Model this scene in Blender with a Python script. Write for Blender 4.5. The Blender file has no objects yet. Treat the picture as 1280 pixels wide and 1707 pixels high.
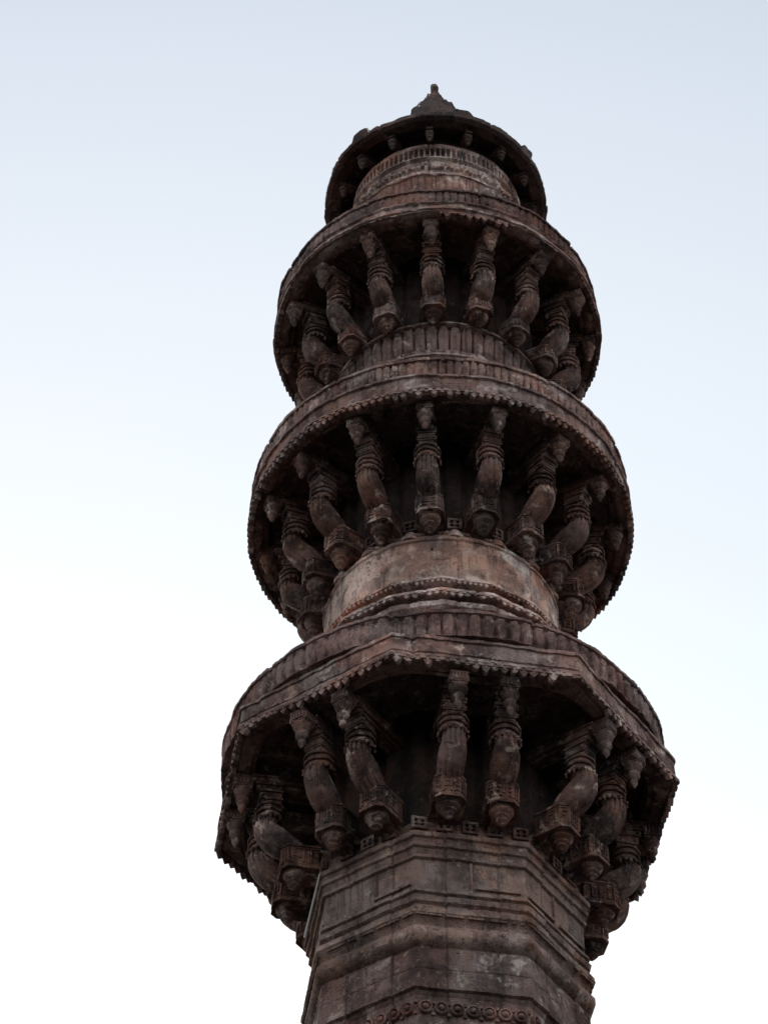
import bpy, math, random
from mathutils import Vector, Matrix, noise

PI = math.pi
rad = math.radians
sc = bpy.context.scene

# ------------------------------------------------------------------ camera
FPX, PITCH, YAW, ROLL, DIST, EYE = 4400.03, rad(47.679), rad(1.8034), rad(.5563), 16.6, 1.6
F = Vector((-math.sin(YAW)*math.cos(PITCH), math.cos(YAW)*math.cos(PITCH), math.sin(PITCH)))
R0 = Vector((math.cos(YAW), math.sin(YAW), 0)); U0 = R0.cross(F)
RR = R0*math.cos(ROLL) + U0*math.sin(ROLL); UU = -R0*math.sin(ROLL) + U0*math.cos(ROLL)
cd = bpy.data.cameras.new('camera'); cam = bpy.data.objects.new('camera', cd)
sc.collection.objects.link(cam); sc.camera = cam
cam.matrix_world = Matrix(((RR.x, UU.x, -F.x, 0), (RR.y, UU.y, -F.y, -DIST), (RR.z, UU.z, -F.z, EYE), (0, 0, 0, 1)))
cd.sensor_fit = 'HORIZONTAL'; cd.sensor_width = 36; cd.lens = FPX/1280*36
cd.clip_start = .1; cd.clip_end = 6000

# ------------------------------------------------------------------ sky and sun
SUN_AZ, SUN_EL = rad(-14), rad(20)      # azimuth from +Y towards +X
SUN_DIR = Vector((math.sin(SUN_AZ)*math.cos(SUN_EL), math.cos(SUN_AZ)*math.cos(SUN_EL), math.sin(SUN_EL)))
w = bpy.data.worlds.new('World'); sc.world = w; w.use_nodes = True
nt = w.node_tree; nt.nodes.clear()
sky = nt.nodes.new('ShaderNodeTexSky'); sky.sky_type = 'NISHITA'; sky.sun_disc = False
sky.sun_elevation = SUN_EL; sky.sun_rotation = SUN_AZ; sky.air_density = 1.0; sky.dust_density = 3.0; sky.ozone_density = 1.0
bg1 = nt.nodes.new('ShaderNodeBackground'); bg1.inputs['Strength'].default_value = .05
nt.links.new(sky.outputs[0], bg1.inputs[0])
# thin bright overcast veil, whitest round the hidden sun
tc = nt.nodes.new('ShaderNodeTexCoord')
dot = nt.nodes.new('ShaderNodeVectorMath'); dot.operation = 'DOT_PRODUCT'; dot.inputs[1].default_value = (math.sin(rad(-3))*math.cos(rad(12)), math.cos(rad(-3))*math.cos(rad(12)), math.sin(rad(12)))
nt.links.new(tc.outputs['Generated'], dot.inputs[0])
vr = nt.nodes.new('ShaderNodeValToRGB'); nt.links.new(dot.outputs['Value'], vr.inputs[0])
cr = vr.color_ramp
cr.elements[0].position = 0.0; cr.elements[0].color = (.96, .97, .97, 1)
cr.elements[1].position = .97; cr.elements[1].color = (1.25, 1.24, 1.2, 1)
for p, c in ((.50, (.66, .70, .74)), (.66, (.54, .59, .655)), (.695, (.595, .65, .71)), (.763, (.675, .725, .77)), (.812, (.695, .755, .80)), (.852, (.72, .80, .835)), (.908, (.80, .85, .87))):
    e = cr.elements.new(p); e.color = (*c, 1)
bg2 = nt.nodes.new('ShaderNodeBackground'); bg2.inputs['Strength'].default_value = 1.0
nt.links.new(vr.outputs[0], bg2.inputs[0])
ad = nt.nodes.new('ShaderNodeAddShader'); nt.links.new(bg1.outputs[0], ad.inputs[0]); nt.links.new(bg2.outputs[0], ad.inputs[1])
wo = nt.nodes.new('ShaderNodeOutputWorld'); nt.links.new(ad.outputs[0], wo.inputs[0])

sl = bpy.data.lights.new('sun', 'SUN'); sl.energy = .6; sl.angle = rad(14); sl.color = (1, .95, .87)
so = bpy.data.objects.new('sun', sl); sc.collection.objects.link(so)
so.rotation_euler = SUN_DIR.to_track_quat('Z', 'Y').to_euler(); so.location = (0, 0, 40)

sc.view_settings.view_transform = 'Standard'; sc.view_settings.look = 'None'
sc.view_settings.exposure = 0.0; sc.view_settings.gamma = 1

# ------------------------------------------------------------------ materials
def stone(name, dark, mid, red, pale, pale_amt=.5, dark_amt=.5, streak=.5, bump=.5, scale=1.0, grime=(.030, .025, .031)):
    m = bpy.data.materials.new(name); m.use_nodes = True
    t = m.node_tree; n = t.nodes; L = t.links.new
    b = n['Principled BSDF']; b.inputs['Roughness'].default_value = .92; b.inputs['Specular IOR Level'].default_value = .15
    co = n.new('ShaderNodeTexCoord'); oi = n.new('ShaderNodeObjectInfo')
    mu = n.new('ShaderNodeMath'); mu.operation = 'MULTIPLY'; mu.inputs[1].default_value = 37.0; L(oi.outputs['Random'], mu.inputs[0])
    av = n.new('ShaderNodeVectorMath'); av.operation = 'ADD'; L(co.outputs['Object'], av.inputs[0]); L(mu.outputs[0], av.inputs[1])
    def nz(s, det=6, ro=.6, vec=None, dist=0):
        x = n.new('ShaderNodeTexNoise'); x.inputs['Scale'].default_value = s*scale; x.inputs['Detail'].default_value = det
        x.inputs['Roughness'].default_value = ro; x.inputs['Distortion'].default_value = dist
        L(vec or av.outputs[0], x.inputs['Vector']); return x.outputs['Fac']
    def ramp(f, a, c):
        x = n.new('ShaderNodeMapRange'); x.interpolation_type = 'SMOOTHSTEP'
        x.inputs['From Min'].default_value = a; x.inputs['From Max'].default_value = c; L(f, x.inputs['Value']); return x.outputs[0]
    def mix(f, a, c, k=1.0):
        x = n.new('ShaderNodeMix'); x.data_type = 'RGBA'
        if k != 1.0:
            y = n.new('ShaderNodeMath'); y.operation = 'MULTIPLY'; y.inputs[1].default_value = k; L(f, y.inputs[0]); f = y.outputs[0]
        L(f, x.inputs[0])
        for s, i in ((a, 6), (c, 7)):
            if isinstance(s, tuple): x.inputs[i].default_value = (*s, 1)
            else: L(s, x.inputs[i])
        return x.outputs[2]
    mp = n.new('ShaderNodeMapping'); mp.inputs['Scale'].default_value = (1, 1, .14); L(av.outputs[0], mp.inputs[0])
    c = mix(ramp(nz(3.2, 9, .66), .40, .58), dark, mid)
    c = mix(ramp(nz(4.3, 6, .7, dist=.4), .48, .7), c, red, .8)
    c = mix(ramp(nz(17, 5, .7, mp.outputs[0]), .52, .68), c, grime, streak)
    c = mix(ramp(nz(11, 5, .65, mp.outputs[0]), .6, .74), c, pale, .55*pale_amt)
    lo = 1 - pale_amt
    c = mix(ramp(nz(6.5, 9, .68, dist=.3), .50+.12*lo, .60+.12*lo), c, pale, .8)
    c = mix(ramp(nz(9, 9, .75, dist=.6), .60-.08*dark_amt, .70-.08*dark_amt), c, grime, .8)
    vo = n.new('ShaderNodeTexVoronoi'); vo.inputs['Scale'].default_value = 1.9*scale; vo.inputs['Randomness'].default_value = .7
    nd = n.new('ShaderNodeTexNoise'); nd.inputs['Scale'].default_value = 4*scale; nd.inputs['Detail'].default_value = 6; L(av.outputs[0], nd.inputs['Vector'])
    ns = n.new('ShaderNodeVectorMath'); ns.operation = 'MULTIPLY_ADD'; ns.inputs[1].default_value = (.7, .7, .7)
    L(nd.outputs['Color'], ns.inputs[0]); L(av.outputs[0], ns.inputs[2]); L(ns.outputs[0], vo.inputs['Vector'])
    vo.feature = 'SMOOTH_F1'; vo.inputs['Smoothness'].default_value = .35
    sx = n.new('ShaderNodeSeparateColor'); L(vo.outputs['Color'], sx.inputs[0])
    mr = n.new('ShaderNodeMapRange'); mr.inputs['To Min'].default_value = .74; mr.inputs['To Max'].default_value = 1.44; L(sx.outputs[0], mr.inputs[0])
    hs = n.new('ShaderNodeHueSaturation'); L(mr.outputs[0], hs.inputs['Value']); L(c, hs.inputs['Color'])
    mr2 = n.new('ShaderNodeMapRange'); mr2.inputs['To Min'].default_value = .55; mr2.inputs['To Max'].default_value = 1.08; hs.inputs['Hue'].default_value = .497; L(sx.outputs[1], mr2.inputs[0])
    L(mr2.outputs[0], hs.inputs['Saturation']); c = hs.outputs[0]
    mp2 = n.new('ShaderNodeMapping'); mp2.inputs['Scale'].default_value = (1, 1, .05); L(av.outputs[0], mp2.inputs[0])
    c = mix(ramp(nz(8, 4, .6, mp2.outputs[0]), .56, .68), c, grime, .55*streak+.15)
    sc_ = n.new('ShaderNodeMath'); sc_.operation = 'MULTIPLY'
    L(ramp(nz(34, 6, .75, dist=.8), .56, .66), sc_.inputs[0]); L(ramp(nz(3.1, 3, .6), .42, .62), sc_.inputs[1])
    c = mix(sc_.outputs[0], c, pale, .75)
    sd_ = n.new('ShaderNodeMath'); sd_.operation = 'MULTIPLY'
    L(ramp(nz(40, 6, .75, dist=.5), .52, .64), sd_.inputs[0]); L(ramp(nz(2.2, 3, .6), .40, .60), sd_.inputs[1])
    c = mix(sd_.outputs[0], c, grime, .8)
    L(c, b.inputs['Base Color'])
    bp = n.new('ShaderNodeBump'); bp.inputs['Strength'].default_value = min(1, bump*1.5); bp.inputs['Distance'].default_value = .03
    sm = n.new('ShaderNodeMath'); sm.operation = 'ADD'; L(nz(22, 8, .7), sm.inputs[0]); L(nz(75, 4, .7), sm.inputs[1])
    L(sm.outputs[0], bp.inputs['Height']); L(bp.outputs[0], b.inputs['Normal'])
    return m

M_body = stone('weathered_brown_stone', (0.103, 0.058, 0.049), (0.292, 0.167, 0.134), (0.284, 0.130, 0.099), (0.467, 0.353, 0.307), .42, .5, .55)
M_rim = stone('rim_stone', (0.121, 0.072, 0.059), (0.346, 0.207, 0.166), (0.312, 0.151, 0.113), (0.557, 0.431, 0.370), 0.72, .55, .6)
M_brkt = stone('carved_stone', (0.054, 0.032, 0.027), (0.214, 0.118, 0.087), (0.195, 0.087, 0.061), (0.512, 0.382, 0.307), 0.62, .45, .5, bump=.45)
M_shade = stone('recess_shade_stone', (0.034, 0.022, 0.020), (0.067, 0.043, 0.036), (0.090, 0.040, 0.027), (0.148, 0.110, 0.085), .25, .5, .4)  # wall stone coloured near black, painting in the shade behind the brackets
M_pale = stone('pale_drum_stone', (0.333, 0.217, 0.177), (0.718, 0.453, 0.341), (0.484, 0.241, 0.186), (0.750, 0.604, 0.497), 0.7, .72, .65, bump=.5, grime=(.09, .062, .058))
M_lant = stone('lantern_stone', (0.214, 0.126, 0.100), (0.643, 0.386, 0.301), (0.463, 0.215, 0.162), (0.722, 0.555, 0.468), 0.85, .45, .4, grime=(.05, .035, .035))
M_shaft = stone('shaft_stone', (0.158, 0.097, 0.074), (0.359, 0.225, 0.172), (0.298, 0.155, 0.118), (0.534, 0.412, 0.351), .34, .5, .5, grime=(.045, .036, .034))

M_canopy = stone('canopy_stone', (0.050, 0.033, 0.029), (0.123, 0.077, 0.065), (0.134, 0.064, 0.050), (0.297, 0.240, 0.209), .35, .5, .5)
M_leaf = stone('leaf_carving_stone', (0.084, 0.050, 0.042), (0.226, 0.134, 0.106), (0.217, 0.104, 0.081), (0.445, 0.343, 0.298), 0.66, .5, .5)

def plain(name, col, rough=.8, metal=0):
    m = bpy.data.materials.new(name); m.use_nodes = True; t = m.node_tree
    b = t.nodes['Principled BSDF']; b.inputs['Roughness'].default_value = rough; b.inputs['Metallic'].default_value = metal
    x = t.nodes.new('ShaderNodeTexNoise'); x.inputs['Scale'].default_value = 30
    r = t.nodes.new('ShaderNodeValToRGB'); t.links.new(x.outputs['Fac'], r.inputs[0])
    r.color_ramp.elements[0].color = (*[c*.6 for c in col], 1); r.color_ramp.elements[1].color = (*[min(1, c*1.3) for c in col], 1)
    t.links.new(r.outputs[0], b.inputs['Base Color']); return m
M_metal = plain('grey_conductor_metal', (.30, .29, .27), .5, .4)
M_iron = plain('black_iron', (.03, .028, .03), .6, .5)
M_lime = plain('white_dropping', (.6, .6, .58), .9)

# ------------------------------------------------------------------ mesh helpers
def sm(a, b, x):
    t = max(0., min(1., (x-a)/(b-a))); return t*t*(3-2*t)

class MB:
    def __init__(s): s.v = []; s.f = []
    def poly(s, vs, fs):
        o = len(s.v); s.v += [tuple(x) for x in vs]; s.f += [tuple(i+o for i in f) for f in fs]
    def box(s, c, d, rz=0, top=1.0, rot=None):
        vs = []
        for z in (-1, 1):
            k = top if z > 0 else 1
            for x, y in ((-1, -1), (1, -1), (1, 1), (-1, 1)):
                p = Vector((x*d[0]*k, y*d[1]*k, z*d[2]))
                if rot is not None: p = rot @ p
                elif rz: p = Matrix.Rotation(rz, 3, 'Z') @ p
                vs.append(p+Vector(c))
        s.poly(vs, [(3, 2, 1, 0), (4, 5, 6, 7), (0, 1, 5, 4), (1, 2, 6, 5), (2, 3, 7, 6), (3, 0, 4, 7)])
    def lathe(s, c, prof, n=20, flute=0, fl_n=10, m=None):
        o = len(s.v); k = len(prof); vs = []; fs = []
        for r, z in prof:
            for i in range(n):
                a = 2*PI*i/n; rr = r*(1+flute*math.cos(fl_n*a))
                p = Vector((rr*math.cos(a), rr*math.sin(a), z))
                if m is not None: p = m @ p
                vs.append(p+Vector(c))
        for j in range(k-1):
            for i in range(n):
                fs.append((j*n+i, j*n+(i+1) % n, (j+1)*n+(i+1) % n, (j+1)*n+i))
        fs.append(tuple(range(n))[::-1]); fs.append(tuple((k-1)*n+i for i in range(n)))
        s.poly(vs, fs)
    def loft(s, path, rads, n=28, flute=None, sq=2.0, side=Vector((0, 1, 0))):
        # path in the x-z plane; rads = (in-plane, sideways)
        vs = []; fs = []; k = len(path)
        for j, p in enumerate(path):
            a = path[max(0, j-1)]; b = path[min(k-1, j+1)]
            t = (Vector(b)-Vector(a)).normalized(); nn = side.cross(t)
            for i in range(n):
                th = 2*PI*i/n; cx, sx = math.cos(th), math.sin(th)
                q = (abs(cx)**sq+abs(sx)**sq)**(-1/sq)
                if flute: q *= 1+flute(th, j/(k-1))
                vs.append(Vector(p)+nn*cx*q*rads[j][0]+side*sx*q*rads[j][1])
        for j in range(k-1):
            for i in range(n):
                fs.append((j*n+i, j*n+(i+1) % n, (j+1)*n+(i+1) % n, (j+1)*n+i))
        fs.append(tuple(range(n))[::-1]); fs.append(tuple((k-1)*n+i for i in range(n)))
        s.poly(vs, fs)
    def ball(s, c, r, n=8):
        s.lathe(c, [(r*math.sin(PI*i/5)+1e-4, -r*math.cos(PI*i/5)) for i in range(6)], n)
    def extr(s, pts, y0, y1):      # polygon in x-z extruded along y
        n = len(pts); vs = [(x, y0, z) for x, z in pts]+[(x, y1, z) for x, z in pts]
        s.poly(vs, [tuple(range(n))[::-1], tuple(range(n, 2*n))]+[(i, (i+1) % n, n+(i+1) % n, n+i) for i in range(n)])
    def rev(s, prof, N=256, ngon=0, phase=0.0, fn=None, blocks=None, wob=.006, seed=0, closed=True):
        # prof: closed section [(r, z[, tag])...], angles phi from the front (-Y) towards +X
        k = len(prof); vs = []; fs = []
        for i in range(N):
            ph = phase+2*PI*i/N
            if ngon:
                st = 2*PI/ngon; u = ((ph-phase) % st)-st/2; fac = math.cos(PI/ngon)/math.cos(u)
            else: fac = 1
            bo = bz = 0
            if blocks:
                nb, amp = blocks; rb = (ph+seed*1.7) % (2*PI)/(2*PI)*nb; ib = int(rb)
                rg = random.Random(ib*31+seed*7); bo = rg.uniform(-amp, amp); bz = rg.uniform(-amp, amp)*.6
                fr = abs(rb-round(rb))*2*PI/nb
                if fr < .009: bo -= .014
            for q in prof:
                r, z = q[0], q[1]; dr = dz = 0
                if fn and len(q) > 2:
                    dr, dz = fn(ph, q[2], r, z)
                p = Vector((math.sin(ph)*r, -math.cos(ph)*r, z))
                wv = wob*(noise.noise(p*2.3)+.6*noise.noise(p*9)+.35*noise.noise(p*27))
                r2 = r*fac+dr+bo+wv if r > .02 else r
                vs.append((math.sin(ph)*r2, -math.cos(ph)*r2, z+dz+bz+wv*.6))
        for i in range(N):
            j = (i+1) % N
            for a in range(k if closed else k-1):
                b = (a+1) % k
                fs.append((i*k+a, j*k+a, j*k+b, i*k+b))
        s.poly(vs, fs)
    def build(s, name, mat, parent=None, angle=38, loc=None, rz=0, rough=0, seed=0):
        if rough:
            o_ = Vector((seed*3.7, seed*1.9, 0))
            s.v = [tuple(Vector(p)+rough*(noise.noise_vector(Vector(p)*7+o_)*1.6+noise.noise_vector(Vector(p)*24+o_)+noise.noise_vector(Vector(p)*60+o_)*.5)) for p in s.v]
        me = bpy.data.meshes.new(name); me.from_pydata(s.v, [], s.f); me.update()
        import bmesh
        bm = bmesh.new(); bm.from_mesh(me); bmesh.ops.recalc_face_normals(bm, faces=bm.faces); bm.to_mesh(me); bm.free()
        me.polygons.foreach_set('use_smooth', [True]*len(me.polygons)); me.set_sharp_from_angle(angle=rad(angle))
        me.materials.append(mat)
        o = bpy.data.objects.new(name, me); sc.collection.objects.link(o)
        if parent: o.parent = parent
        if loc: o.location = loc
        o.rotation_euler.z = rz
        return o

def sub(pts, step, tag):           # subdivide a polyline and tag it
    out = []
    for (a, b) in zip(pts[:-1], pts[1:]):
        n = max(1, int(math.hypot(b[0]-a[0], b[1]-a[1])/step))
        for i in range(n): out.append((a[0]+(b[0]-a[0])*i/n, a[1]+(b[1]-a[1])*i/n, tag))
    out.append((*pts[-1], tag)); return out

# ------------------------------------------------------------------ ground
g = MB(); n = 64
vs = [(0, 0, 0)]; fs = []
radii = [4, 12, 40, 150, 600, 2500]
for r in radii:
    for i in range(n):
        a = 2*PI*i/n; vs.append((r*math.cos(a), r*math.sin(a), .0))
for i in range(n): fs.append((0, 1+i, 1+(i+1) % n))
for k in range(len(radii)-1):
    for i in range(n):
        a = 1+k*n; b = a+n; fs.append((a+i, b+i, b+(i+1) % n, a+(i+1) % n))
g.poly(vs, fs)
M_ground = stone('dusty_ground', (.030, .026, .022), (.055, .046, .038), (.05, .038, .03), (.08, .07, .06), .3, .3, 0, .6, scale=.25)
gr = g.build('ground', M_ground); gr['kind'] = 'structure'

# ------------------------------------------------------------------ the minaret
mina = bpy.data.objects.new('minaret', None); sc.collection.objects.link(mina); mina.location = (0, 0, 0)
mina['label'] = 'weathered brown stone minaret with two round balconies above an eight-sided one'
mina['category'] = 'minaret'
PH0 = rad(-11.61)                    # octagon corner direction

def petals(n, depth, zlo, zhi, seed=0):
    """row of upright leaf shapes parted by dark drop-shaped slots"""
    def fn(ph, tag, r, z):
        if tag != 'p': return 0, 0
        t = (ph*n/(2*PI)) % 1; d = abs(t-.5)
        i = int((ph*n/(2*PI)) % n); rg = random.Random(i*13+seed); k = rg.uniform(.1, .95)
        h = (z-zlo)/(zhi-zlo)
        if h < 0 or h > 1: return 0, 0
        er = sm(-.15, .25, noise.noise(Vector((ph*2.2, seed*1.3, h*.8))))      # worn stretches keep less carving
        hw = .46*math.sin(PI*min(1, .20+.66*h))**.6 - .10*sm(.30, .12, h)
        d = abs(t-.5); pet = sm(hw+.07, hw-.05, d)
        rim = sm(.05, .02, abs(d-hw*.72))*sm(.15, .3, h)*sm(.95, .8, h)
        slot = sm(.17, .09, min(t, 1-t))*sm(.06, .12, h)*sm(.52, .42, h)*k
        st_ = noise.noise(Vector((ph*n*1.1, h*1.3, seed)))*.009+noise.noise(Vector((ph*n*2.7, h*3.1, seed+5)))*.008
        return depth*((.75*pet-.75)*(.25+.75*er)+.30*rim*er-.75*slot+.25*math.cos(PI*(t-.5))*er)+st_, 0
    return fn

def fringe(mb, R, ztop, n, drop, N, thick=.045, ngon=0, phase=0.0, miss=None, seed=0, wob=.004, tilt=.0):
    """hanging border of rounded lobes"""
    def fn(ph, tag, r, z):
        if tag == 0: return 0, 0
        t = (ph-phase)*n/(2*PI); i = int(t % n); t = t % 1
        rg = random.Random(i*17+seed); k = rg.uniform(.6, 1.1) if rg.random() > .24 else rg.uniform(.0, .5)
        if noise.noise(Vector((i*.21, seed*3.3, 0))) > .30: k *= .25
        lobe = max(0, 1-(2*abs(t-.5))**1.5)
        d = drop*(.30+.70*lobe*k)
        if miss: 
            mm = miss(math.degrees((ph+PI) % (2*PI)-PI), rg); d *= mm
        return (tilt if tag else 0), -d
    mb.rev([(R-thick, ztop, 0), (R, ztop, 0), (R, ztop-.002, 1), (R-thick, ztop-.002, 1)], N, ngon, phase, fn, (9, .004), wob, seed)
    # bead row with small drilled holes above the lobes
    def fn2(ph, tag, r, z):
        if tag != 'b': return 0, 0
        t = ((ph-phase)*n/(2*PI)) % 1
        mm = miss(math.degrees((ph+PI) % (2*PI)-PI), random.Random(int((ph-phase)*n/(2*PI))*17+seed)) if miss else 1
        return (-.020*sm(.22, .10, abs(t-.5)) if mm > .5 else -.012), 0
    a = drop*.42
    pr = [(R-.03, ztop+.001)]+sub([(R+.010, ztop+.001), (R+.012, ztop-a*.8)], .012, 'b')+[(R-.01, ztop-a*.85)]
    if not miss: mb.rev(pr, N, ngon, phase, fn2, (9, .004), wob, seed)

# ---- octagonal shaft below the platform
s = MB()
prof = [(.0, 15.10), (1.10, 15.10), (1.12, 14.99), (1.166, 14.95), (1.166, 14.905), (1.145, 14.895), (1.135, 14.865),
        (1.15, 14.855), (1.15, 14.82), (1.13, 14.81), (1.118, 14.765), (1.132, 14.755), (1.132, 14.725), (1.108, 14.715), (1.105, 14.44), (1.13, 14.42), (1.136, 14.385),
        (1.11, 14.375), (1.112, 14.35), (1.148, 14.335), (1.155, 14.29), (1.128, 14.275), (1.128, 14.235), (1.178, 14.215), (1.182, 14.165), (1.14, 14.13),
        (1.125, 14.09), (1.145, 14.06), (1.172, 14.02), (1.176, 13.96), (1.152, 13.92), (1.125, 13.90), (1.122, 13.875), (1.15, 13.865),
        (1.155, 13.68), (1.148, 13.672), (1.163, 13.664), (1.168, 13.49), (1.14, 13.48), (1.135, 13.455), (1.125, 13.445), (1.125, 13.20), (1.17, 13.185), (1.17, 13.13), (1.145, 13.11),
        (1.15, 12.8), (1.19, 12.77), (1.19, 12.70), (1.16, 12.66), (1.18, 11.2), (1.24, 11.15), (1.24, 11.02), (1.19, 10.95), (1.25, 7.6), (1.34, 7.52), (1.34, 7.35), (1.27, 7.3), (1.34, 3.4), (1.46, 3.3), (1.46, 3.05), (1.4, 3.0), (1.5, .9), (1.7, .8), (1.75, .45), (1.9, .4), (1.9, -.2), (0, -.2)]
fine = []
for a, b in zip(prof[:-1], prof[1:]):
    fine.append(a)
    if a[1] > 13 and a[0] > .5 and b[0] > .5:
        kk = int(abs(a[1]-b[1])/.05)
        for i in range(1, kk): fine.append((a[0]+(b[0]-a[0])*i/kk, a[1]+(b[1]-a[1])*i/kk))
fine.append(prof[-1])
fine = [((1.13+(a_-1.13)*1.15)*(1 if z_ > 14.3 else .985 if z_ > 13.9 else .968) if z_ > 13.1 and a_ > .5 else a_, z_) for a_, z_ in fine]
s.rev(fine, 480, 8, PH0, None, (16, .006), .007, 3, closed=False)
def face_pt(k, u, r, z, ngon=8, phase=PH0):
    """point on polygon face k, u = metres along it from its middle, r = corner radius"""
    ph = phase+(k+.5)*2*PI/ngon; ap = r*math.cos(PI/ngon)
    nn = Vector((math.sin(ph), -math.cos(ph), 0)); tt = Vector((math.cos(ph), math.sin(ph), 0))
    return nn*ap+tt*u+Vector((0, 0, z)), ph, nn, tt
rg = random.Random(5)
for k in range(8):      # dentils, raised fillets and vertical joint strip on each face
    hw = 1.13*math.sin(PI/8)
    nd = 26
    for i in range(nd):
        if rg.random() < .18: continue
        p, ph, nn, tt = face_pt(k, (i+.5-nd/2)*2*hw/nd, 1.168*.985, 14.16)
        s.box(p, (.010, .014, .018), ph-PI/2)
    for (z, h) in ((14.475, .011), (14.60, .0)):
        if h:
            for sgn in (-1, 1):
                if rg.random() < .3: continue
                p, ph, nn, tt = face_pt(k, sgn*hw*.5, 1.112, z); s.box(p, (.014, hw*.40, h), ph-PI/2)
shaft = s.build('shaft', M_shaft, mina); shaft.data.materials.append(M_leaf)
for p_ in shaft.data.polygons:
    if p_.center.z < 13.885: p_.material_index = 1; shaft['label'] = 'octagonal moulded stone shaft under the lowest balcony'
# joint strips
for k in range(8):
    s = MB(); p, ph, nn, tt = face_pt(k, .02+rg.uniform(-.05, .05), 1.104, 14.55)
    s.box(p, (.012, .009, .165), ph-PI/2); s.build('joint_strip', M_leaf, shaft)
# rosette band
s = MB()
for k in range(8):
    for i in range(7):
        u = (i-3)*.118
        p, ph, nn, tt = face_pt(k, u, 1.098, 13.325)
        rot = Matrix((tt, Vector((0, 0, 1)), nn)).transposed()
        s.lathe(p, [(.052, -.02), (.052, .022), (.040, .030), (.034, .010), (.020, .008), (.022, .03), (.012, .042), (.001, .044)], 16, m=rot)
        p2, *_ = face_pt(k, u+.059, 1.095, 13.325+.05); s.box(p2, (.012, .012, .012), ph-PI/2)
        p2, *_ = face_pt(k, u+.059, 1.095, 13.325-.05); s.box(p2, (.012, .012, .012), ph-PI/2)
s.build('rosette_frieze', M_body, shaft)
# lattice squares on top of the moulding and pilasters behind the brackets
def lattice(mb, p, ph, w_, h_, t=.012, cross=True):
    m = Matrix.Rotation(ph-PI/2, 3, 'Z')
    def b(y, z, dy, dz, dx=.02): mb.box(p+m @ Vector((0, y, z)), (dx, dy, dz), ph-PI/2)
    b(0, h_-t, w_, t); b(0, -h_+t, w_, t); b(-w_+t, 0, t, h_-2*t); b(w_-t, 0, t, h_-2*t)
    if cross: b(0, 0, t*.6, h_-2*t, .016); b(-w_/2, 0, w_/2-t*1.7, t*.6, .015); b(w_/2, 0, w_/2-t*1.7, t*.6, .015); b(0, 0, t*1.3, t*1.6, .021)
for k in range(8):
    for u in (-.40, -.20, .0, .20, .40):
        if abs(u) == .40 and k % 3 == 1: continue
        s = MB(); p, ph, nn, tt = face_pt(k, u, 1.135, 15.045)
        lattice(s, p, ph, .062, .058); s.build('lattice_panel', M_brkt, shaft)
# conductor rod
def rod(a, b, r, name, mat, parent):
    s = MB(); a, b = Vector(a), Vector(b); d = b-a
    q = d.to_track_quat('Z', 'Y').to_matrix()
    s.lathe(a, [(r, 0), (r, d.length*.5), (r, d.length)], 8, m=q); return s.build(name, mat, parent)
def cyl(R, z, ph): return Vector((R*math.sin(ph), -R*math.cos(ph), z))
rod(cyl(1.175, 14.93, rad(-56)), cyl(1.20, 14.42, rad(-65)), .008, 'lightning_conductor', M_metal, shaft)

# ---- wall of the tower through each bracket storey
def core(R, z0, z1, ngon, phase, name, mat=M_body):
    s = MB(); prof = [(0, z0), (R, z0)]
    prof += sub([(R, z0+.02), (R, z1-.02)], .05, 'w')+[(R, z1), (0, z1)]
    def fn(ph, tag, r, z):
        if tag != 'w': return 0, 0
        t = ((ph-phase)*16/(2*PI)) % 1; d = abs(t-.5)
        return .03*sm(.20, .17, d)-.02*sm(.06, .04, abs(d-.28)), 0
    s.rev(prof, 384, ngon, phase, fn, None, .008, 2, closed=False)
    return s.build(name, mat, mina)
core(1.055, 15.09, 16.335, 8, PH0, 'tower_wall', M_shade)
core(.945, 18.30, 19.73, 0, rad(-4), 'tower_wall', M_shade)
core(.925, 21.30, 22.54, 0, rad(-2.5), 'tower_wall', M_shade)

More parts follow.
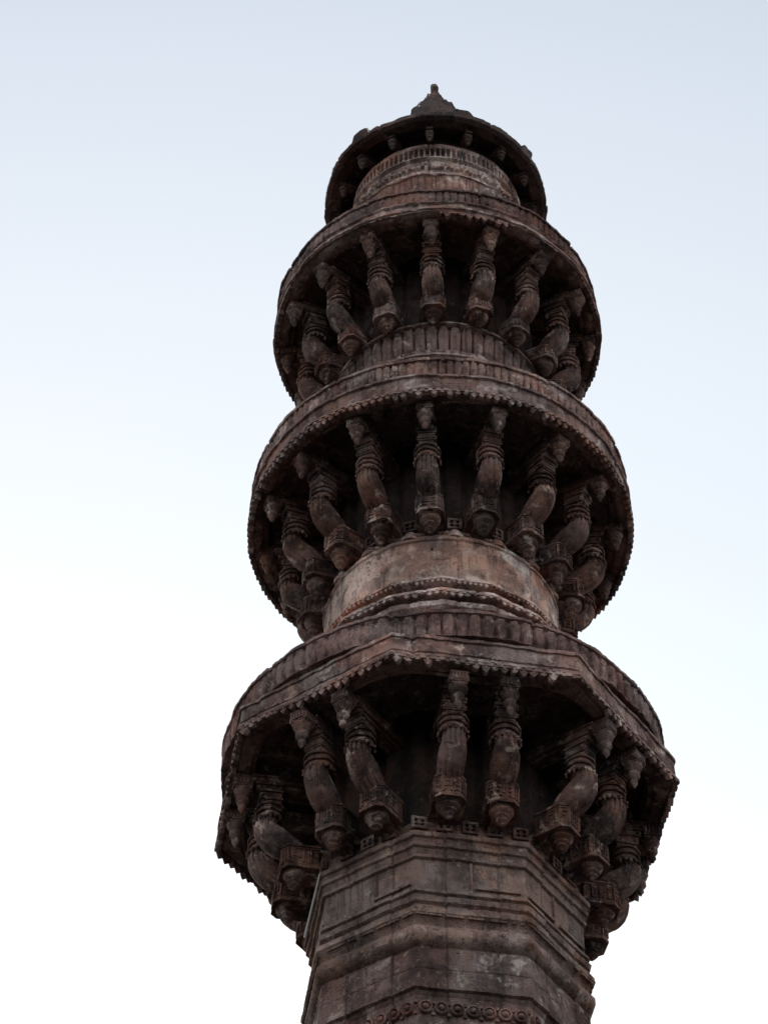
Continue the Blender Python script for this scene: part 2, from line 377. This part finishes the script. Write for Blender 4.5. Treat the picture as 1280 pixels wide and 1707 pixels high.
# ---- brackets
def bracket_meshes(c):
    """c: dict of radii and heights; x = outwards, z up"""
    W = c['w']; rgb = random.Random(c['seed'])
    zt, ztip, zn, zb1, zb0, zp = c['top'], c['tip'], c['neck'], c['box1'], c['box0'], c['pend']
    Rw, Rb, Rn, Rt = c['Rw'], c['Rb'], c['Rn'], c['Rt']
    # trunk: leans out and bulges, rising from the carved block to the neck
    path = []; rads = []; K = 26
    P0 = Vector((Rb-.01, 0, zb1-.03)); P1 = Vector((Rb+.03, 0, zb1+(zn-zb1)*.18)); P2 = Vector((Rn+c['bulge'], 0, zb1+(zn-zb1)*.40)); P3 = Vector((Rn-.005, 0, zn))
    for i in range(K+1):
        t = i/K; q = P0*(1-t)**3+P1*3*t*(1-t)**2+P2*3*t*t*(1-t)+P3*t**3
        path.append(tuple(q)); g_ = .86+.30*math.sin(PI*min(1, t*1.05))**1.3
        if t > .93: g_ *= .96
        rads.append((W*.92*g_, W*.90*g_))
    def fl(th, t):
        e_ = .07*math.cos(18*th)*(sm(.84, .90, t)-sm(.955, .985, t)+sm(.16, .10, t)*sm(.0, .03, t))
        return e_+(-.15*max(0, math.cos(c['fl']*th))**3 if c['fl'] else .03*math.cos(8*th))*sm(.0, .15, t)*sm(1.0, .85, t)*(.6+.4*math.sin(t*9))
    tr = MB(); tr.loft(path, rads, 84, fl, 2.5)
    # rear web tying trunk to the wall, stepped corbel silhouette
    zm = zb1+(zn-zb1)*.45
    zt0 = zt; web = [(Rw-.1, zb1+.02), (Rb-.12, zb1+.02), (Rb-.02, zb1-.02), (Rb-.04, zb0+.01), (Rb-.12, zb0-.03), (Rw-.1, zb0-.10)]
    tr.extr(web, -W*.52, W*.52)
    # carved upright foot on the front of the trunk base (small bud)
    tr.lathe((Rb+W*.88, 0, zb1+.0), [(.004, .10), (.018, .085), (.024, .055), (.016, .03), (.022, .012), (.022, -.01)][::-1], 10)
    # collar: bead rings and hanging beads
    co = MB(); co.extr([(Rw-.1, zt+.14), (Rt-.16, zt+.14), (Rt-.14, zt), (Rt-.04, zt), (Rt-.05, zt-.07), (Rn-.05, zt-.09), (Rw-.1, zt-.09)], -W*.42, W*.42)
    cx = Rn-.005; z = zn-.015
    for (rr, z0, z1) in ((1.06, -.01, .015), (.94, .015, .045), (1.14, .045, .065), (1.0, .065, .10), (1.18, .10, .118)):
        co.lathe((cx, 0, z), [(W*rr*.97, z0), (W*rr*1.03, (z0+z1)/2), (W*rr*.97, z1)], 24)
    nb = 13
    for i in range(nb):
        a = -PI*.72+PI*1.44*i/(nb-1)
        co.ball((cx+W*1.10*math.cos(a)+.004, W*1.10*math.sin(a), z-.018-.012*abs(math.sin(a*3.2))), .017, 7)
        if i % 2 == 0: co.ball((cx+W*1.10*math.cos(a)+.006, W*1.10*math.sin(a), z-.045), .010, 6)
    # arm above the collar: stepped slabs reaching out to the upper pendant
    arm_z0 = zn+.10; H = zt-arm_z0
    steps = 4
    for i in range(steps):
        f0 = i/steps; xo = Rn+W*.75+(Rt-Rn-W*1.2)*f0**1.5*1.3
        za, zb = arm_z0+H*f0, arm_z0+H*(i+1)/steps
        xi = Rn-W*.8 if i < 3 else Rw
        co.box(((xi+xo)/2, 0, (za+zb)/2-.004), ((xo-xi)/2, W*(.66+.08*(i % 2)), (zb-za)/2-.006))
        co.box(((xi+xo)/2, 0, zb-.008), ((xo-xi)/2+.010, W*(.80+.08*(i % 2)), .009))
        for sgn in (-1, 1):
            co.ball((xo-.02, sgn*W*.74, za+.02), .020, 7)
    # carved block
    bl = MB(); hb = (zb1-zb0)/2; zc = (zb1+zb0)/2; bw = W*1.12
    def plan(g_, z0, z1, ch=.42):
        k = bw*g_; q = k*(1-ch); x0 = Rb; xb = Rb-k-.05
        pts = [(xb, -k), (x0+q, -k), (x0+k, -q), (x0+k, q), (x0+q, k), (xb, k)]
        vs = [(x, y, z0) for x, y in pts]+[(x, y, z1) for x, y in pts]; m = len(pts)
        bl.poly(vs, [tuple(range(m))[::-1], tuple(range(m, 2*m))]+[(i, (i+1) % m, m+(i+1) % m, m+i) for i in range(m)])
    plan(.97, zb0, zb1-.004)
    plan(1.06, zb1-.020, zb1); plan(1.01, zb1-.040, zb1-.026); plan(.80, zb1-.001, zb1+.022, .5)
    plan(1.07, zb0-.001, zb0+.022); plan(1.02, zb0+.028, zb0+.044)
    q = bw*.97*.58; k_ = bw*.97
    def panel(org, tt, nn, hw, nx):      # carved fret: bars and uprights on one face
        hh = hb-.044
        for i in range(nx):
            u = ((i+.5)/nx*2-1)*hw; cw = hw/nx
            for j in (-1, 0, 1):
                x_ = rgb.random(); 
                if x_ < .3: sz = (cw*.85, hh*.13)
                elif x_ < .65: sz = (cw*.30, hh*.40)
                elif x_ < .88: sz = (cw*.50, hh*.24)
                else: continue
                p = Vector(org)+Vector(tt)*u+Vector((0, 0, zc+j*hh*.62))
                bl.box(p, (.010, sz[0], sz[1]), math.atan2(nn[1], nn[0]))
        for sg in (-1, 1):
            bl.box(Vector(org)+Vector(tt)*sg*hw+Vector((0, 0, zc)), (.013, .008, hh), math.atan2(nn[1], nn[0]))
    panel((Rb+k_, 0, 0), (0, 1, 0), (1, 0), q, 5)
    sq = math.sqrt(.5); hw2 = (k_-q)*sq
    for sg in (-1, 1):
        panel((Rb+(k_+q)/2, sg*(k_+q)/2, 0), (-sq*sg, sq, 0) if sg > 0 else (sq, sq, 0), (sq, sq*sg), hw2*.95, 3)
        panel((Rb-.03, sg*k_, 0), (1, 0, 0), (0, sg), q*1.1, 4)
    # pendants
    lo = MB(); Lp = zb0-zp
    pf = [(1.18, 0), (1.18, -.07), (1.08, -.10), (1.10, -.18), (.98, -.26), (.72, -.34), (.62, -.40), (.78, -.45), (.80, -.50), (.70, -.55), (.50, -.60), (.46, -.64), (.56, -.69), (.57, -.74), (.44, -.80), (.26, -.86), (.20, -.90), (.22, -.94), (.12, -.99), (.01, -1.0)]
    if c['broken']: pf = pf[:13]+[(.20, -.70), (.01, -.71)]
    lo.lathe((Rb, 0, zb0), [(W*r*.80, z*Lp) for r, z in pf][::-1], 28)
    lo.box((Rb-.08, 0, zb0-Lp*.10), (W*.8, W*.6, Lp*.10))
    up = MB(); Lu = zt-ztip
    V = W*.84; up.box((Rt, 0, zt-Lu*.15), (V*.80, V*.80, Lu*.15)); up.box((Rt, 0, zt-Lu*.32), (V*.70, V*.70, Lu*.05)); up.box((Rt, 0, zt-Lu*.05), (V*.86, V*.86, Lu*.02))
    for i in range(-2, 3):
        up.box((Rt+V*.80, i*V*.3, zt-Lu*.17), (.008, V*.09, Lu*.09))
        for sg in (-1, 1): up.box((Rt+i*V*.3, sg*V*.80, zt-Lu*.17), (V*.09, .008, Lu*.09))
    pf = [(.84, -.33), (.86, -.38), (.74, -.44), (.66, -.50), (.50, -.56), (.58, -.60), (.60, -.66), (.50, -.72), (.30, -.78), (.34, -.83), (.34, -.87), (.20, -.93), (.10, -.98), (.01, -1.0)]
    up.lathe((Rt, 0, zt), [(V*r, z*Lu) for r, z in pf][::-1], 24, .04, 8)
    return tr, co, bl, lo, up

def bracket_set(c, placements, label, nvar=4):
    r_ = random.Random(c['seed']); protos = []
    for v in range(nvar):
        d = dict(c); d['seed'] = c['seed']+v*101; d['w'] *= r_.uniform(.97, 1.05); d['Rb'] += r_.uniform(-.012, .012)
        d['Rn'] += r_.uniform(-.012, .012); d['neck'] += r_.uniform(-.02, .012); d['bulge'] = r_.uniform(.09, .14); d['broken'] = v == nvar-1; d['fl'] = (14, 11, 9, 16)[v % 4]
        protos.append(bracket_meshes(d))
    made = {}
    for i, (off, ph) in enumerate(placements):
        v = (i*5+i//3) % nvar
        if v not in made:
            tr, co, bl, lo, up = protos[v]; q = dict(rough=.0042, seed=v+c['seed'])
            root = tr.build('bracket', M_brkt, mina, 45, **q)
            made[v] = (root, [co.build('collar', M_brkt, root, **q), bl.build('carved_block', M_brkt, root, 30, **q), lo.build('pendant', M_brkt, root, 50, **q), up.build('pendant', M_brkt, root, 50, **q)])
            root['label'] = label; o = root
        else:
            root, kids = made[v]
            o = root.copy(); sc.collection.objects.link(o); o.parent = mina
            for kk in kids:
                d = kk.copy(); sc.collection.objects.link(d); d.parent = o
        o.rotation_euler.z = ph-PI/2+r_.uniform(-.016, .016)
        o.location = (off.x, off.y, off.z+r_.uniform(-.012, .012))
Z0 = Vector((0, 0, 0))
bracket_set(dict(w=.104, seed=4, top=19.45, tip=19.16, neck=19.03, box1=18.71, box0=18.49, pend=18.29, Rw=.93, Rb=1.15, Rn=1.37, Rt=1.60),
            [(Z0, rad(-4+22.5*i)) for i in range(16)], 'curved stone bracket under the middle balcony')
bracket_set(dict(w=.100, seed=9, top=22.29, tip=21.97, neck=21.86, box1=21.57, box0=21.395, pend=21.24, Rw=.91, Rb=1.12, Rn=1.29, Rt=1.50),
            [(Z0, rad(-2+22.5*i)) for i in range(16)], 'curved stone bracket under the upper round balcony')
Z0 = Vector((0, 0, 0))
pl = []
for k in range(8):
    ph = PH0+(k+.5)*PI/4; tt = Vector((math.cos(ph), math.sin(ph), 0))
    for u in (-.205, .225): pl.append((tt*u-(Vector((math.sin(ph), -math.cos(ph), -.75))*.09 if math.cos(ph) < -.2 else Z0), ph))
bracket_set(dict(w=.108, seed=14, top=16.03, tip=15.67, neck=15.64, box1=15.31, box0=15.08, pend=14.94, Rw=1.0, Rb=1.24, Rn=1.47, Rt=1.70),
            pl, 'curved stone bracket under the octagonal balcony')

# ---- balconies
def soffit_prof(Rout, Rlip, zb, zin, Rwall):
    return [(Rout, zb), (Rout-.05, zb-.012), (Rlip+.03, zb-.012), (Rlip, zb+.0), (Rlip-.02, zb+.05), (Rlip-.06, zb+.06), (Rlip-.09, zin), (Rwall-.1, zin)]

# middle round balcony
Rb2 = 1.772
s = MB()
outer = [(Rb2-.03, 19.735), (Rb2+.0, 19.72), (Rb2+.004, 19.69), (Rb2-.02, 19.68), (Rb2-.018, 19.54), (Rb2-.03, 19.53), (Rb2-.03, 19.515), (Rb2+.008, 19.505), (Rb2+.012, 19.485)]
s.rev([(.8, 19.735)]+outer+soffit_prof(Rb2-.05, Rb2-.12, 19.475, 19.70, .95), 384, 0, 0, None, (11, .006), .012, 1)
bal2 = s.build('balcony', M_rim, mina); bal2['label'] = 'middle round stone balcony'
s = MB()
pp = sub([(Rb2-.025, 19.738), (Rb2-.03, 19.93)], .012, 'p')
s.rev([(Rb2-.12, 19.738)]+pp+[(Rb2-.012, 19.935), (Rb2-.010, 19.965), (Rb2-.13, 19.965)], 152*9, 0, 0, petals(152, .026, 19.74, 19.93, 2), (11, .007), .012, 2)
s.build('parapet', M_rim, bal2)
s = MB(); fringe(s, Rb2+.004, 19.487, 160, .085, 160*9, seed=3); s.build('scalloped_fringe', M_rim, bal2, 30)

# upper round balcony
Rb1 = 1.645
s = MB()
outer = [(Rb1-.035, 22.545), (Rb1-.03, 22.53), (Rb1-.055, 22.515), (Rb1-.045, 22.46), (Rb1-.02, 22.42), (Rb1+.004, 22.40), (Rb1+.008, 22.365), (Rb1-.012, 22.355), (Rb1-.012, 22.345)]
s.rev([(.8, 22.545)]+outer+soffit_prof(Rb1-.05, Rb1-.14, 22.325, 22.52, .93), 384, 0, 0, None, (9, .008), .012, 5)
bal1 = s.build('balcony', M_rim, mina); bal1['label'] = 'uppermost round stone balcony below the canopy'
s = MB()
pp = sub([(Rb1-.04, 22.548), (Rb1-.045, 22.70)], .012, 'p')
s.rev([(Rb1-.13, 22.548)]+pp+[(Rb1-.025, 22.705), (Rb1-.022, 22.73), (Rb1-.14, 22.73)], 140*9, 0, 0, petals(140, .022, 22.55, 22.70, 4), (9, .008), .012, 6)
s.build('parapet', M_body, bal1)
def miss1(deg, rg_):
    if 1.5 < deg < 25: return 1.0
    if -62 < deg <= 1.5 or 25 <= deg < 62: return .05 if rg_.random() < .85 else .3
    return 1.0
s = MB(); fringe(s, Rb1-.006, 22.347, 140, .085, 140*10, seed=8, miss=miss1); s.build('scalloped_fringe', M_rim, bal1, 30)

# octagonal balcony with a circular parapet
Rp = 1.965
s = MB()
outer = [(Rp-.05, 16.345), (Rp-.005, 16.335), (Rp-.002, 16.30), (Rp-.02, 16.295), (Rp-.018, 16.165), (Rp-.04, 16.155), (Rp-.04, 16.14), (Rp-.002, 16.13), (Rp, 16.10)]
# soffit: octagonal lip, circular recess
N = 384; prof = [(.8, 16.345)]+outer+[(Rp-.05, 16.085), (Rp-.07, 16.06), (Rp-.13, 16.055)]
s.rev(prof, N, 8, PH0, None, (8, .006), .012, 7, closed=False)
vs = []; fs = []
for i in range(N):
    ph = PH0+2*PI*i/N; st = PI/4; u = ((ph-PH0) % st)-st/2; fac = math.cos(PI/8)/math.cos(u)
    ro = (Rp-.13)*fac+.004; d = Vector((math.sin(ph), -math.cos(ph), 0)); ri = min(1.70, ro-.02)*(1-.03*math.cos(8*(ph-PH0-PI/8)))
    ri = min(ri, ro-.01)
    for r, z in ((ro, 16.054), (ri, 16.050), (ri-.02, 16.09), (ri-.05, 16.10), (ri-.07, 16.30), (.9, 16.325)):
        p = d*r; vs.append((p.x, p.y, z+.006*noise.noise(p*5)))
for i in range(N):
    j = (i+1) % N
    for a in range(5): fs.append((i*6+a, j*6+a, j*6+a+1, i*6+a+1))
s.poly(vs, fs)
bal3 = s.build('balcony', M_rim, mina); bal3['label'] = 'lowest and widest balcony, octagonal with a circular parapet'
s = MB(); Rq = 1.855
pp = sub([(Rq, 16.348), (Rq-.005, 16.60)], .013, 'p')
s.rev([(Rq-.12, 16.348)]+pp+[(Rq+.012, 16.605), (Rq+.014, 16.635), (Rq-.13, 16.635)], 108*11, 0, 0, petals(108, .030, 16.36, 16.59, 6), (10, .010), .014, 9)
s.build('parapet', M_body, bal3)
s = MB(); fringe(s, Rp-.002, 16.10, 152, .095, 152*10, ngon=8, phase=PH0, seed=5); s.build('scalloped_fringe', M_rim, bal3, 30)

# ---- pale drum and its eaves below the middle balcony
s = MB()
prof = [(.93, 18.50), (.985, 18.50), (.99, 18.46), (.97, 18.45), (1.0, 18.43), (1.01, 18.40), (.98, 18.385), (1.035, 18.375), (1.05, 18.365), (1.052, 18.335), (1.035, 18.325)]
prof += [(1.035+.004*math.sin(i), 18.325-.045*i) for i in range(1, 11)]+[(1.045, 17.865), (1.045, 17.84), (.9, 17.84)]
s.rev(prof, 384, 0, 0, None, (9, .005), .010, 11)
drum = s.build('drum', M_pale, mina); drum['label'] = 'plain pale stained round drum below the middle balcony'
rod(cyl(1.045, 18.22, rad(-4)), cyl(1.0, 18.22, rad(-4)), .014, 'peg_hole', M_iron, drum)
for i in range(16):       # little turned bases and lattice squares between the brackets
    ph = rad(-4+22.5*(i+.5)); s = MB()
    s.lathe(cyl(.985, 18.375, ph), [(.085, -.005), (.09, .02), (.07, .03), (.075, .05), (.055, .06), (.06, .08), (.05, .10)], 20)
    s.build('column_base', M_lant, drum)
    s = MB(); lattice(s, cyl(.985, 18.585, ph), ph, .065, .065); s.build('lattice_panel', M_brkt, drum)
s = MB()
s.rev([(.9, 17.85), (1.06, 17.838), (1.115, 17.80), (1.12, 17.775), (1.06, 17.77), (1.02, 17.75), (.98, 17.75), (.9, 17.75)], 320, 16, 0, None, (16, .004), .008, 2)
fringe(s, 1.118, 17.776, 150, .045, 1500, .02, 16, 0, seed=9)
s.rev([(.9, 17.74), (1.03, 17.735), (1.035, 17.70), (1.00, 17.69), (1.0, 17.655), (1.16, 17.62), (1.17, 17.585), (1.09, 17.575), (1.05, 17.54), (.9, 17.54)], 320, 16, 0, None, (16, .006), .010, 4)
fringe(s, 1.165, 17.585, 110, .045, 1100, .02, 16, 0, seed=19)
s.rev([(.9, 17.54), (1.10, 17.535), (1.13, 17.50), (1.12, 17.46), (1.08, 17.44), (1.05, 17.2), (1.08, 16.9), (1.1, 16.36), (.9, 16.36)], 320, 16, 0, None, (16, .004), .010, 5)
s.build('eave', M_lant, drum)
s = MB()         # merlon tips riding on the upper eave
for k in range(16):
    for u in (-.13, 0, .13):
        if rg.random() < .45: continue
        p, ph, nn, tt = face_pt(k, u, 1.10, 17.80, 16, 0); s.box(p, (.02, .022, .024), ph-PI/2, top=.3)
s.build('merlon', M_pale, drum)

# ---- leaf-carved drum between middle and upper balconies
s = MB()
s.rev([(.85, 21.42), (.97, 21.41), (1.02, 21.395), (1.04, 21.375), (1.042, 21.35), (1.0, 21.335), (.85, 21.335)], 320, 0, 0, None, (9, .006), .010, 3)
dr2 = s.build('drum', M_rim, mina); dr2['label'] = 'leaf-carved drum below the uppermost balcony'
s = MB()
def leaf(ph, tag, r, z):
    if tag != 'l': return 0, 0
    n_ = 56; t = (ph*n_/(2*PI)) % 1; h = (z-20.96)/.37
    wd = .47*math.sin(PI*min(1, max(.0, .22+.62*h)))**.5
    s1 = sm(wd+.05, wd-.05, abs(t-.5)); vn = sm(.06, .02, abs(t-.5))*sm(.15, .3, h)*sm(.9, .7, h)
    yb = sm(.09, .04, abs(min(t, 1-t)))*sm(.62, .55, h)*sm(.05, .1, h)
    return (.034*s1-.02+.02*h+.007*vn-.022*yb+.012*noise.noise(Vector((t*3+int(ph*n_/(2*PI))*9, h*4, 1)))), 0
pp = sub([(.985, 20.96), (.985, 21.33)], .013, 'l')
s.rev([(.85, 20.96)]+pp+[(.85, 21.33)], 56*16, 0, 0, leaf, (9, .004), .008, 6)
s.build('leaf_frieze', M_leaf, dr2, 30)
def dots(ph, tag, r, z):
    if tag != 'd': return 0, 0
    t = (ph*72/(2*PI)) % 1; return -.014*sm(.3, .15, abs(t-.5))*sm(20.87, 20.88, z)*sm(20.925, 20.915, z), 0
s = MB(); pp = sub([(1.045, 20.94), (1.05, 20.86)], .010, 'd')
s.rev([(.85, 20.955), (1.02, 20.955), (1.05, 20.95)]+pp+[(1.09, 20.85), (1.095, 20.82), (1.03, 20.80), (1.03, 19.74), (.85, 19.74)], 72*10, 0, 0, dots, (9, .004), .008, 8)
s.build('moulding', M_rim, dr2)

# ---- lantern under the canopy
s = MB()
def lant(ph, tag, r, z):
    if tag == 'g':        # little square openings
        t = (ph*100/(2*PI)) % 1; i = int((ph*100/(2*PI)) % 100)
        op = sm(.36, .28, abs(t-.5))*sm(24.335, 24.35, z)*sm(24.475, 24.46, z); bar = sm(.012, .006, abs(z-24.40))
        return -.055*op*(1-.0*bar), 0
    if tag == 'f':        # flower motifs
        t = (ph*28/(2*PI)) % 1; x = (t-.5)*.202; y = z-24.16
        rr = math.hypot(x, y); an = math.atan2(y, x)
        f = sm(.052+.016*math.cos(5*an+1), .040+.016*math.cos(5*an+1), rr)
        st = sm(.012, .006, abs(x))*sm(.10, .05, abs(y))
        sd = sm(.026, .016, math.hypot(abs(x)-.072, y+.03))
        cc = sm(.018, .010, rr)
        return .036*max(f, st, sd)-.022*cc-.010, 0
    return 0, 0
pr = [(.7, 24.56), (.84, 24.555), (.885, 24.545), (.90, 24.535), (.90, 24.505)]+sub([(.895, 24.49), (.897, 24.32)], .012, 'g')+[(.915, 24.305), (.92, 24.285), (.90, 24.275)]
pr += sub([(.893, 24.265), (.893, 24.04)], .012, 'f')+[(.91, 24.03), (.92, 24.0), (.90, 23.98), (.90, 23.0), (.7, 23.0)]
s.rev(pr, 1400, 0, 0, lant, (10, .004), .008, 3)
ln = s.build('lantern', M_lant, mina, 30); ln.data.materials.append(M_pale)
for p_ in ln.data.polygons:
    c_ = p_.center
    if 24.05 < c_.z < 24.262 and math.hypot(c_.x, c_.y) > .901: p_.material_index = 1
ln['label'] = 'round carved lantern storey under the canopy'
s = MB()
def flut(ph, tag, r, z):
    if tag != 'v': return 0, 0
    t = (ph*88/(2*PI)) % 1; return -.014*sm(.14, .06, abs(t-.5))*(1 if z < 23.86 else 0), 0
s.rev([(.88, 23.90), (1.0, 23.895), (1.01, 23.87)]+sub([(.995, 23.86), (1.0, 23.50)], .04, 'v')+[(1.06, 23.46), (1.06, 23.35), (1.02, 23.3), (1.02, 22.54), (.88, 22.54)], 88*8, 16, rad(-8), flut, (8, .014), .016, 6)
s.build('plinth', M_rim, ln)
for dx in (-1, 1):
    rod(cyl(.935, 24.42, rad(17.2)), cyl(.965, 24.13, rad(17.2+dx*1.7)), .008, 'iron_fork', M_iron, ln)

# ---- canopy, its small brackets, dome and finial
s = MB(); Rc = 1.188
def crest(ph, tag, r, z):
    if tag != 'c': return 0, 0
    dg = math.degrees((ph+PI) % (2*PI)-PI); d = 0
    for c0, w0, a0 in ((-41, 6, .07), (56, 4.5, .06), (14, 6, .05), (-100, 6, .05), (110, 6, .06), (170, 6, .06)):
        d += a0*sm(w0, w0*.5, abs(dg-c0))
    return d*.35, d+.012*noise.noise(Vector((dg*.35, 1, 0)))
pr = [(Rc-.03, 24.64), (Rc-.005, 24.65), (Rc, 24.70, 'c'), (Rc-.02, 24.74, 'c'), (Rc-.08, 24.76, 'c'), (Rc-.12, 24.745), (1.0, 24.86), (.8, 25.05), (.6, 25.3), (.45, 25.52), (.0, 25.6)]
pr2 = [(Rc-.05, 24.632), (Rc-.07, 24.65), (Rc-.15, 24.645), (1.02, 24.66), (1.01, 24.74), (.98, 24.76), (.85, 24.77)]
s.rev(pr, 480, 0, 0, crest, (12, .006), .016, 4, closed=False)
s.rev([(Rc-.03, 24.64)]+pr2, 480, 0, 0, None, (12, .006), .010, 4, closed=False)
s.rev([(0, 24.50), (.86, 24.50), (.86, 24.78), (0, 24.78)], 96, 0, 0, None, None, .006, 4, closed=False)
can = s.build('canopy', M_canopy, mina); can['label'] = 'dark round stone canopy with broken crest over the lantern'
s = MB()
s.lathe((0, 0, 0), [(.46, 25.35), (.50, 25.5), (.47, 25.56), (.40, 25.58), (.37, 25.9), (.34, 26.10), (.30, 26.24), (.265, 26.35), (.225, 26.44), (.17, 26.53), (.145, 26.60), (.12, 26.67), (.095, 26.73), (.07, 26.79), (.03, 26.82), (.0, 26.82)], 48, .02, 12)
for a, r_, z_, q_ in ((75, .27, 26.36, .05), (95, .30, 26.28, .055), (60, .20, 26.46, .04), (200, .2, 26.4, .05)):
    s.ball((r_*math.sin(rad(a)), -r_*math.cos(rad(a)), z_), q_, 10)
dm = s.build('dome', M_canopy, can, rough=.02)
s = MB(); s.lathe((0, 0, 0), [(.0, 26.62), (.075, 26.64), (.058, 26.72), (.050, 26.82), (.038, 26.90), (.052, 26.93), (.050, 26.99), (.0, 27.0)], 12)
s.build('finial', M_canopy, can, rough=.012)
s = MB()
s.box((.95, 0, 24.66), (.12, .035, .07)); s.box((.99, 0, 24.585), (.06, .042, .012))
s.lathe((1.03, 0, 24.57), [(.001, -.16), (.022, -.15), (.03, -.13), (.02, -.115), (.045, -.10), (.05, -.075), (.035, -.06), (.06, -.045), (.065, -.02), (.05, 0)], 16, .05, 8, m=Matrix.Diagonal((.7, .7, 1)))
b0 = s.build('bracket', M_canopy, mina); b0['label'] = 'small stone bracket under the canopy rim'
for i in range(16):
    o = b0 if i == 0 else b0.copy()
    if i: sc.collection.objects.link(o); o.parent = mina
    o.rotation_euler.z = rad(-3+22.5*i)-PI/2

for a, b in ((cyl(.285, 26.33, rad(-35)), cyl(.335, 26.16, rad(-30))), (cyl(.14, 26.64, rad(-25)), cyl(.20, 26.53, rad(-18)))):
    rod(a, b, .007, 'dropping_streak', M_lime, dm)
rod(cyl(1.195, 24.76, rad(-36)), cyl(1.20, 24.66, rad(-35)), .007, 'dropping_streak', M_lime, can)
